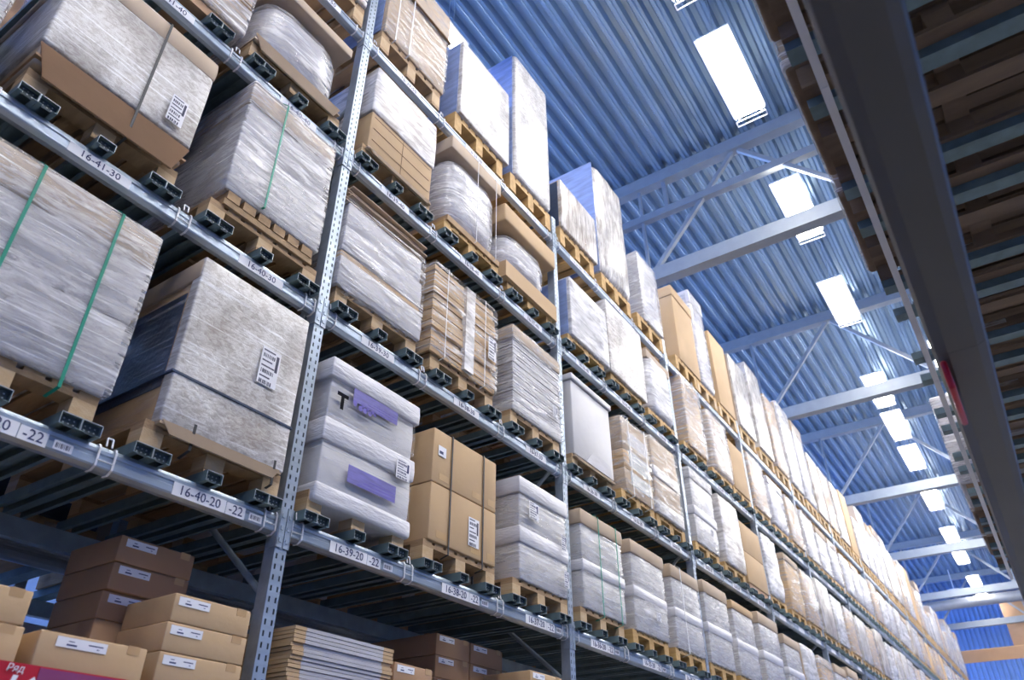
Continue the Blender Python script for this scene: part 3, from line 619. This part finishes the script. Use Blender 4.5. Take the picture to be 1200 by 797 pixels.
# ---- third row
t, W_, H_, D_ = load(40, -2, -1.75, -.95, 6.4, 'brown wrapped load at the top left picture edge, third row', 'the brown load at the top left edge', base=-.06, pal=False)
tiers(t, W_, H_, D_, [(0, 1, .0, CARD3, 'carton')], 101, 1); mb = MB(); mb.box(-D_, -.01, .04, W_-.04, -.07, -.002); mb.build('foot_tray', CARD2, t); wrap(t, W_, H_, D_, FILM_M, 102)
for q in (.3, .34, .6): mb = MB(); mb.box(.02, .022, .0, W_, q*H_, q*H_+.008); mb.build('carton_seam', CARDS, t)
t, W_, H_, D_ = load(40, -1, -.87, -.16, 6.42, 'rounded clear-wrapped bundle on a cardboard tray left of the front upright, third row', 'the clear-wrapped drum bundle')
flap_tray(t, W_, D_, CARD3, .12, -.06, .012)
mb = MB(); mb.soft(-D_+.04, -.02, .03, W_-.02, .0, H_*.88, .20, .006, 4, 9, 6); mb.build('drum_bundle', GREYW, t)
mb = MB(); mb.box(-.5, -.035, .36, .60, .3*H_, .66*H_); mb.build('dark_core', NAVY, t)
mb = MB(); mb.soft(-D_+.02, .0, .005, W_-.0, -.0, H_*.885, .20, .008, 5, 9, 7); mb.build('stretch_wrap', FILM_M, t)
mb = MB(); mb.soft(-D_, .015, .02, W_+.02, H_*.88, H_, .01, .003, 6, 4); mb.build('lid', CARD3, t)
t, W_, H_, D_ = load(40, 0, .14, .83, 6.53, 'brown carton stack half covered by bright white film, right of the front upright, third row', 'the brown cartons half covered by white film', base=.0)
tiers(t, W_, H_, D_, [(0, 1, .0, CARD, 'carton')], 103, 1); seams(t, W_, H_, [(.04, .1, .96, .1), (.04, .24, .96, .24), (.04, .38, .96, .38), (.5, .0, .5, .45)])
wrap(t, W_, H_, D_, FILM_B, 104, o=.016, z0=H_*.42, amp=.012, n=9); flap_tray(t, W_, D_, CARD3, .05, -.06, .012)
def capped_roll(t, W_, H_, D_, base=False, seed=0, side=CARD3):
    mb = MB(); mb.soft(-D_+.03, -.015, .02, W_-.02, .0, H_*.84, .16, .006, seed, 9, 8); mb.build('roll_bundle', GREYW, t)
    mb = MB(); mb.soft(-D_+.02, .002, .005, W_-.005, -.01, H_*.85, .17, .006, seed+1, 9, 8); mb.build('stretch_wrap', FILM_M, t)
    mb = MB(); mb.soft(-D_, .012, -.01, W_+.01, H_*.84, H_, .012, .004, seed+2, 4); mb.build('lid', side, t)
t, W_, H_, D_ = load(40, 1, 1.06, 1.785, 6.66, 'silver roll bundle with square cardboard lid and thin cords, third row', 'the silver roll bundle with a square lid', base=.06)
capped_roll(t, W_, H_, D_, seed=6)
mb = MB(); mb.box(-D_, .0, .0, W_, -.059, -.002); mb.build('board_deck', WOOD, t)
for y in (.36, .64): strap(t, y, W_, H_, D_, WHITEB, None, .004, .02, -.06, 'cord', .004)
t, W_, H_, D_ = load(40, 2, 1.87, 2.72, 6.50, 'roll bundle between deep cardboard lid and tray, left of the second upright', 'the roll bundle with deep lid and tray')
mb = MB(); mb.soft(-D_, .02, -.02, W_+.02, H_*.74, H_, .02, .006, 9, 5); mb.build('lid', CARD, t)
mb = MB(); mb.soft(-D_, -.015, .04, W_-.1, .12, H_*.75, .18, .01, 7, 9, 7); mb.build('roll_bundle', GREYW, t)
mb = MB(); mb.soft(-D_, .005, .02, W_-.08, .1, H_*.76, .19, .01, 8, 9, 7); mb.build('stretch_wrap', FILM_M, t)
mb = MB(); mb.box(-D_, .02, -.01, W_, -.04, .13); mb.build('cardboard_tray', CARD, t)
def wrapped(lv, s, y0, y1, top, label, short, fm=FILM_B, body=CARD3, seed=0, lid=None, near=True, amp=.004, group=None, base=0., det=None, pal=True, rnd=.014, side=None):
    t, W_, H_, D_ = load(lv, s, y0, y1, top, label, short, near=near, group=group, base=base, pal=pal)
    d = near if det is None else det
    mb = MB(); mb.soft(-D_, 0, 0, W_, 0, H_*(1 if not lid else .88), max(rnd-.01, .01), .004, seed, 6 if d else 4); mb.build('carton', body, t)
    if side: mb = MB(); mb.box(-D_+.02, -.02, -.006, -.001, .02, H_-.02); mb.build('side_wrap', side, t)
    if lid: mb = MB(); mb.soft(-D_-.01, .014, -.014, W_+.014, H_*.86, H_, .015, .005, seed+1, 6 if d else 4); mb.build('lid', lid, t)
    if fm:
        mb = MB(); mb.soft(-D_-.012, .018, -.016 if not side else .001, W_+.016, .0, H_+.006, rnd, amp, seed+2, 8 if d else 4, freq=5, bulge=.004); mb.build('stretch_wrap', fm, t)
    return t, W_, H_, D_
wrapped(40, 3, 3.02, 3.80, 6.40, 'glossy white wrapped carton right of the second upright, third row', 'the glossy white carton right of the second upright, third row', FILM_B, GREYW, 110, side=BLUELIT)
wrapped(40, 4, 3.86, 4.72, 6.62, 'large silver film-wrapped carton with a bare brown left side, third row', 'the large silver carton of the third row', FILM_S, CARD, 113)
t, W_, H_, D_ = wrapped(40, 5, 4.90, 5.60, 6.52, 'white wrapped rolls with a deep paper lid, left of the third upright, third row', 'the white rolls with a paper lid', FILM_B, GREYW, 117, lid=CARD3, rnd=.10)
strap(t, .6, W_, H_, D_, WHITEB, None, .006, .03, -.03, 'cord', .01)
t, W_, H_, D_ = wrapped(40, 6, 5.98, 6.60, 6.70, 'pale wrapped column with brown left edge, right of the third upright, third row', 'the pale column with brown bands', FILM_M, CARD, 121)
wrapped(40, 7, 6.90, 7.62, 6.62, 'white wrapped load with brown side, second right of the third upright, third row', 'the white load with brown left side, third row', FILM_M, CARD3, 125, rnd=.06)
t, W_, H_, D_ = wrapped(40, 8, 7.68, 8.30, 6.45, 'plain unwrapped brown carton, left of the fourth upright, third row', 'the plain brown carton, third row', None, CARD, 129)
# ---- top row
t, W_, H_, D_ = load(50, -1, -.80, -.1, 8.0, 'brown wrapped load at the top edge left of the front upright, top row', 'the load at the top picture edge, left of the front upright')
tiers(t, W_, H_, D_, [(0, 1, .0, CARD3, 'carton')], 131, 1); wrap(t, W_, H_, D_, FILM_M, 132)
t, W_, H_, D_ = load(50, 0, .14, .90, 8.15, 'brown carton load with two white straps at the top picture edge, top row', 'the white-strapped brown load of the top row')
tiers(t, W_, H_, D_, [(0, .66, .0, CARD3, 'carton'), (.66, 1, .012, CARD3, 'carton')], 133, 1); wrap(t, W_, H_, D_, FILM_L, 134)
mb = MB(); mb.box(-D_+.02, -.03, -.02, -.016, .02, .6*H_); mb.build('side_wrap', BLUELIT, t)
for y in (.10, .27): strap(t, y, W_, H_, D_, WHITEB, None, .010, .028, -.05, 'white_strap')
mb = MB(); mb.box(-D_-.02, .032, -.02, W_+.03, H_*.655, H_*.67); mb.build('wrap_edge', CARDS, t)
wrapped(50, 1, 1.12, 1.895, 8.07, 'square silver-wrapped load, second right of the front upright, top row', 'the square silver load of the top row', FILM_S, GREYW, 137, side=BLUELIT)
wrapped(50, 2, 2.03, 2.70, 8.93, 'tallest narrow silver-wrapped column, left of the second upright, top row', 'the tall silver column of the top row', FILM_S, GREYW, 141, side=BLUELIT, rnd=.05)
wrapped(50, 3, 2.93, 3.72, 7.72, 'low cream carton with vertical creases, right of the second upright, top row', 'the low cream carton of the top row', FILM_V, CARD3, 145, side=NAVY)
t, W_, H_, D_ = wrapped(50, 4, 3.86, 4.66, 8.86, 'tall round-shouldered film-wrapped stack behind the low cream carton, top row', 'the tall round-shouldered stack', FILM_V, WHITE, 149, rnd=.14, side=BLUELIT, amp=.012)
wrapped(50, 5, 4.98, 5.74, 8.12, 'pale square film-wrapped carton left of the plain brown box, top row', 'the pale square carton of the top row', FILM_M, WHITE, 153)
t, W_, H_, D_ = wrapped(50, 6, 6.14, 6.88, 8.30, 'plain brown box with a fitted lid, right of the third upright, top row', 'the plain brown lidded box of the top row', None, CARD, 157, lid=CARD)

# ---- farther loads, one per place
RR = random.Random(77)
PLACE = ['left', 'middle', 'right']
def far_load(lv, s):
    bay = s//3; c = SL*(s+.5); w = RR.uniform(.68, .78); y0 = c-w/2+RR.uniform(-.04, .04)+.04
    cap = ZL[lv]+1.14; top = cap-RR.uniform(.0, .12)
    if lv == 50: top = ZL[lv]+RR.choice([1.2, 1.35, 1.75, 1.95, 2.0, 1.6])
    kind = RR.choice(['film', 'film', 'silver', 'tiers', 'brown', 'side', 'side', 'vert', 'lid', 'lid']) if lv != 20 else RR.choice(['tiers', 'tiers', 'film', 'side', 'tiers'])
    where = '%s place of the %s bay, %s' % (PLACE[s % 3], ORD[bay+2] if bay+2 < 16 else 'last', ROW[lv])
    near = bay <= 2; sd = lv*40+s
    D = dict(film='white film-wrapped load', silver='crinkled silver-wrapped load', tiers='white two-tier load with brown lid', brown='plain brown carton load', side='wrapped load with brown side', vert='cream load with upright creases', lid='pale wrapped load with lid')[kind]
    lab = '%s, %s' % (D, where); short = 'the load in the ' + where; g = 'loads of the left rack, %s' % ROW[lv]
    if kind == 'tiers': lidded(lv, s, y0, y0+w, top, lab, short, lidm=CARD3, wf=FILM_M, seed=sd, near=False, group=g, lab=False)
    elif kind == 'film': wrapped(lv, s, y0, y0+w, top, lab, short, RR.choice([FILM_B, FILM_B, FILM_M, FILM_V]), WHITE, sd, near=False, group=g, rnd=RR.choice([.014, .014, .05, .1]), side=RR.choice([None, CARD3, CARD, CARD3]))
    elif kind == 'silver': wrapped(lv, s, y0, y0+w, top, lab, short, FILM_S, CARD3, sd, near=False, group=g, side=RR.choice([CARD3, CARD]))
    elif kind == 'brown': wrapped(lv, s, y0, y0+w, top, lab, short, None, CARD, sd, near=False, group=g)
    elif kind == 'side': wrapped(lv, s, y0, y0+w, top, lab, short, FILM_M, CARD, sd, near=False, group=g, lid=CARD3 if RR.random() < .3 else None)
    elif kind == 'vert': wrapped(lv, s, y0, y0+w, top, lab, short, FILM_V, CARD3, sd, near=False, group=g)
    else: wrapped(lv, s, y0, y0+w, top, lab, short, FILM_M, GREYW, sd, near=False, group=g, lid=RR.choice([CARD3, WHITE, CARD]), rnd=.06)
for lv in (20, 30, 40, 50):
    for s in range(-3, (NB-1)*3):
        if (lv, s) in DONE: continue
        c = SL*(s+.5); pts = [(0, c+a, z) for a in (-.4, .4) for z in (ZL[lv], ZL[lv]+1.1)]
        if s < 0: continue
        if in_view(pts, 20): far_load(lv, s)

# ------------------------------------------------------------------ loose cartons on the bottom shelf
def carton(x0, x1, y0, y1, z0, z1, label, lab=True, m=CARD, group=None, seed=0, lw=.15, ly=.05):
    t = thing('carton', label, 'carton', (x1, y0, z0), group)
    w = y1-y0; h = z1-z0; d = x1-x0
    mb = MB(); mb.soft(-d, 0, 0, w, 0, h, .006, .0015, seed, 4); mb.build('carton_body', m, t)
    mb = MB(); mb.box(-d-.001, .0008, w*.80, w*.80+.05, h-.03, h+.0008); mb.box(-d+.01, .001, .0, w, h-.0016, h+.0006) if 0 else None; mb.build('packing_tape', TAPE, t)
    if lab:
        mb = MB(); mb.box(0, .001, 0, lw, 0, .034); mb.box(.001, .0014, lw*.2, lw*.4, .007, .013, 1); mb.box(.001, .0014, lw*.23, lw*.34, .02, .023, 1); mb.box(.001, .0014, lw*.62, lw*.92, .018, .022, 1); mb.box(.001, .0014, lw*.8, lw*.85, .008, .011, 1)
        mb.build('paper_label', [PAPER, INKN], t, (.0015, ly, h-.045))
    return t
ZS = 1.694
carton(-.30, .04, -.506, -.106, ZS, 2.096, 'brown carton at the foot of the front stack of three labelled cartons', False, group='front carton stack', seed=1)
carton(-.30, .04, -.506, -.106, 2.098, 2.209, 'bottom of the three labelled flat cartons beside the front upright', True, seed=2, ly=.02)
carton(-.30, .04, -.503, -.106, 2.211, 2.322, 'middle of the three labelled flat cartons beside the front upright', True, seed=3, ly=.02)
carton(-.30, .04, -.495, -.108, 2.324, 2.435, 'top of the three labelled flat cartons beside the front upright', True, seed=4, ly=.02)
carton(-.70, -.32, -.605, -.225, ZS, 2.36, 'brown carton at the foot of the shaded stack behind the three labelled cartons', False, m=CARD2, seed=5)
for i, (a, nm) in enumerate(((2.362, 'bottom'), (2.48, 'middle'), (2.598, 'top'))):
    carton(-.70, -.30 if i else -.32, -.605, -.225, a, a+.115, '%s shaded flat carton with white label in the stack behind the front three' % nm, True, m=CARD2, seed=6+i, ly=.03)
carton(-.34, .04, -.97, -.556, 2.05, 2.205, 'low brown carton with a long white label above the red sign', True, seed=9, lw=.19, ly=.06)
carton(-.34, .04, -.97, -.556, ZS, 2.048, 'brown carton hidden behind the red sign', False, seed=10)
carton(-.30, .04, -1.44, -1.035, 2.203, 2.318, 'upper of two brown cartons cut by the left picture edge, bottom shelf', False, seed=11)
carton(-.30, .04, -1.43, -1.025, 2.05, 2.200, 'lower of two brown cartons cut by the left picture edge, bottom shelf', False, seed=12)
carton(-.30, .04, -1.43, -1.025, ZS, 2.048, 'brown carton beneath the two cartons at the left edge', False, seed=13)
# flat folded cartons
t = thing('flat_carton_stack', 'tall stack of folded flat cartons with whitish printed middle, right of the front upright', 'flat cartons', (.04, .146, ZS))
R = random.Random(2); mb = MB(); n = 40; hh = (2.43-ZS)/n
for i in range(n):
    o = R.uniform(-.006, .006); z = i*hh
    for (a, b, m) in ((0, .075, 0), (.075, .615, 1), (.615, .69, 0)): mb.box(-.62, o+(0 if m else -.001), a+(o if a == 0 else 0), b+(o if b > .68 else 0), z+.001, z+hh-.002, m)
    mb.box(-.61, -.012, .01, .68, z, z+hh, 2)
mb.build('folded_cartons', [CARD, GREYW, CARDS], t)
# brown labelled cases in shade
k = 0
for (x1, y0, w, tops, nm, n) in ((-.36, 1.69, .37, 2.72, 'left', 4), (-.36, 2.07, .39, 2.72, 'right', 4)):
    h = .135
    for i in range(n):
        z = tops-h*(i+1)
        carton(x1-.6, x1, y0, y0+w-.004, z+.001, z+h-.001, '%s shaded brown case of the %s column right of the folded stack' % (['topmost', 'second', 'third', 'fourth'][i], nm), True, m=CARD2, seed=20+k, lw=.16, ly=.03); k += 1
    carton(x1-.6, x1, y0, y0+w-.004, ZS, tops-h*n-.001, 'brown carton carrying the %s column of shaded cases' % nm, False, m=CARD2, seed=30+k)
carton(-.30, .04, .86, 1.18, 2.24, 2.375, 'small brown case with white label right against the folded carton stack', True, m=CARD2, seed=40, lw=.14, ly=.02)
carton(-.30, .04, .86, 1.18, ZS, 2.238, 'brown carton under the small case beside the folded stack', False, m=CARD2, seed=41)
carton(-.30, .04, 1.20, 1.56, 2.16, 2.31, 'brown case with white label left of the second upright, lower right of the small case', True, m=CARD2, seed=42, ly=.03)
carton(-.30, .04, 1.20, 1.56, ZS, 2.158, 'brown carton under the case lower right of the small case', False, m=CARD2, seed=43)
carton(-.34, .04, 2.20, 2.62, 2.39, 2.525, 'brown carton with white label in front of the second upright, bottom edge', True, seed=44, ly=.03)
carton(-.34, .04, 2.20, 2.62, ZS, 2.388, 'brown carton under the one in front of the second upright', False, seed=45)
# red row sign
t = thing('row_sign', 'red row sign with white lettering at the bottom left corner', 'sign', (.12, -1.22, 1.72))
mb = MB(); mb.box(0, .006, 0, .62, 0, .355); mb.build('sign_panel', RED, t)
mb = MB(); mb.box(.0062, .008, .243, .53, .0, .350); mb.build('sign_overlay', MAROON, t)
for yy in (.06, .54): mb = MB(); mb.box(-.09, 0, yy, yy+.02, .02, .05); mb.build('sign_bracket', STEEL2, t)
put_text('sign_text', '\u0420\u044f\u0434', .032, PAPER, t, (.009, .165, .337), 0, .2)
put_text('sign_text', '16', .105, PAPER, t, (.009, .185, .275), 0, .2, .003)

# ------------------------------------------------------------------ rack standing back to back behind the left rack
for bay in range(-3, 5):
    for lv in (10, 20, 30, 40):
        t = thing('rack_shelf', 'shaded steel shelf of the rack behind, %s level, %s bay from the left' % (ORD[lv//10], ORD[bay+5]), 'rack shelf', (-1.45, P*bay, ZL[lv]), 'shelves of the rack behind')
        link('front_beam', beam_me, t); link('rear_beam', rbeam_me, t, (-1.1, 0, 0))
        for s in range(3):
            for dy in (-.3, .3): link('support_channel', chan_far, t, (-.06, SL*(s+.5)+dy, .043))
for bay in range(-3, 6):
    t = thing('rack_upright', 'shaded upright of the rack behind, %s from the left' % ORD[bay+5], 'rack upright', (-1.43, P*bay, 0), 'uprights of the rack behind')
    link('front_post', post_far, t); link('rear_post', post_far, t, (-1.05, 0, 0))
R = random.Random(9)
for s in range(-9, 15):
    for lv in (10, 20, 30, 40):
        if R.random() < .06: continue
        c = SL*(s+.5); z = ZL[lv]+.094; h = R.uniform(.85, 1.08); m = R.choice([CARD2, NAVY, CARD2, CARD, GREYW]); 
        d = {CARD2: 'brown', NAVY: 'dark blue', CARD: 'tan', GREYW: 'grey'}[m]
        t = thing('pallet_load', 'shaded %s load in the rack behind, %s level, %s place from the left' % (d, ORD[lv//10], ord_(s+13)), 'pallet load', (-1.50, c-.36, z), 'loads of the rack behind')
        mb = MB(); mb.soft(-1.0, 0, 0, .72, .13, h, .02, .006, s, 4); mb.build('carton', m, t)
        mb = MB(); mb.box(-1., 0, 0, .72, .11, .13)
        for q in (.0, .31, .62): mb.box(-1., 0, q, q+.1, 0, .11)
        mb.build('pallet_base', WOOD, t)

# ------------------------------------------------------------------ right rack, seen from underneath
DB = mat('dark_beam_paint', (.11, .105, .105), .5, .3, .25, 1.2)
mb = MB(); r_ = .02
mb.prism([(2.916, 2.86), (2.925, 2.835), (2.955, 2.82), (3.035, 2.82), (3.06, 2.832), (3.07, 2.86), (3.07, 2.93), (2.916, 2.93)], 0, P-.002)
dark_me = mb.mesh('dark_beam', DB)
PALEB = mat('pale_beam_paint', (.62, .60, .62), .35)
for bay in range(-2, 3):
    y = P*bay
    t = thing('rack_beam', 'dark wide steel beam of the right rack close overhead, %s length from the camera' % ORD[bay+3], 'rack beam', (0, y, 0), 'dark beams of the right rack'); link('beam_body', dark_me, t)
    t = thing('rack_beam', 'pale narrow upper beam of the right rack beside the dark beam, %s length' % ORD[bay+3], 'rack beam', (2.868, y, 4.12), 'pale upper beams of the right rack')
    mb = MB(); mb.prism([(0, 0), (.034, 0), (.034, .10), (0, .10)], 0, P-.002); mb.build('beam_body', PALEB, t)
mb = MB(); mb.box(2.80-2.868, 1.2, -.042, .042, 0, .05)
rchan = mb.mesh('support_channel', CHAN)
NR = 0
PR = {}
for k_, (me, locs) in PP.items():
    m_ = me.copy(); m_.materials[0] = SHADEWOOD; PR[k_] = (m_, locs)
for s in range(-4, 36):
    c = SL*(s+.5)
    full = True; xo = .34 if 1 < s < 6 else 0
    if s > 8: continue
    for dy in (-.3, .3):
        NR += 1
        o = link('pallet_support', rchan, None, (2.868, c+dy+(.04 if dy else 0), 4.221)); tag(o, 'galvanised support bar, %s along the upper level of the right rack' % ord_(NR), 'support bar', 'support bars of the right rack')
    if full:
        t = thing('wooden_pallet', 'pallet seen from below on the right rack, %s' % (ORD[s+5]+' from the camera'), 'pallet', (2.80+xo, c, 4.272), 'pallets on the right rack')
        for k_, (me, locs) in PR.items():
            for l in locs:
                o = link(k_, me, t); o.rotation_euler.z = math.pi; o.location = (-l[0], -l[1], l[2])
        m = random.Random(s).choice([SHADEWOOD, SHADEWOOD, GREYW])
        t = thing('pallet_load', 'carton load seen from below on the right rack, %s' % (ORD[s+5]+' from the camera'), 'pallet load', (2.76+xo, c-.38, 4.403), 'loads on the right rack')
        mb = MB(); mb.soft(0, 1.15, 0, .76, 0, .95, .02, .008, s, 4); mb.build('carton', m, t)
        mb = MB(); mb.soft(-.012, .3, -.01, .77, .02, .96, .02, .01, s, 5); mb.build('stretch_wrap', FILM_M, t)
for k in (-2, 3, 6):
    t = thing('rack_upright', 'upright of the right rack %s' % {-2: 'behind the camera', 3: 'beyond the dark beam', 6: 'at its far end'}[k], 'rack upright', (2.925, P*k/2-1.4 if k < 0 else 1.4*k, 0), 'uprights of the right rack')
    mb = MB(); mb.box(0.15, .23, -.035, .035, 0, 5.2); mb.build('front_post', STEEL2, t); mb = MB(); mb.box(1.15, 1.22, -.035, .035, 0, 5.2); mb.build('rear_post', STEEL2, t)
t = thing('row_sign', 'small blurred red sign at the left edge of the dark beam', 'sign', (2.924, .03, 2.72))
mb = MB(); mb.soft(-.0, .02, 0, .30, 0, .10, .01, .0, 1, 4); mb.build('sign_panel', RED, t)

# ------------------------------------------------------------------ far end of the aisle
t = thing('bridging_shelf', 'tan bridging shelf spanning the aisle at the far end', 'bridging shelf', (0, 37.2, 7.8))
mb = MB(); mb.box(-.1, 4.2, -.05, .0, 0, .42); mb.build('front_board', CARD2, t)
mb = MB(); mb.box(-.1, 4.2, 0, 1.2, .40, .46); mb.build('shelf_panel', WOOD2, t)
mb = MB(); mb.box(-.1, 4.2, -.08, -.05, -.06, .03); mb.build('front_beam', CARD2, t)
for i, (z0, z1) in enumerate(((8.262, 9.33), (9.332, 10.45))):
    t = thing('carton', '%s large brown carton on the bridging shelf at the far right' % ('lower', 'upper')[i], 'carton', (2.02, 37.25, z0), 'cartons on the bridging shelf')
    mb = MB(); mb.soft(0, 1.5, 0, 1.0, 0, z1-z0, .02, .006, i, 4); mb.build('carton_body', CARD2, t)
t = thing('ventilation_duct', 'grey round ventilation duct crossing the hall near the far end', 'duct', (0, 34.2, 9.55))
mb = MB(); mb.tube((-8.9, 0, 0), (12.7, 0, 0), .2, 16); mb.build('duct_pipe', DUCT, t)
mb = MB()
for q in range(14): mb.tube((-8+1.5*q, 0, 0), (-7.95+1.5*q, 0, 0), .215, 16)
mb.build('duct_joint', DUCT, t)
t = thing('roof_fan', 'round white roof fan near the far end', 'roof fan', (.55, 36.2, 10.3))
mb = MB(); mb.tube((0, 0, 0), (0, 0, .25), .33, 20); mb.tube((0, 0, .25), (0, 0, 1.14), .02, 12); mb.build('fan_hood', LAMPW, t)
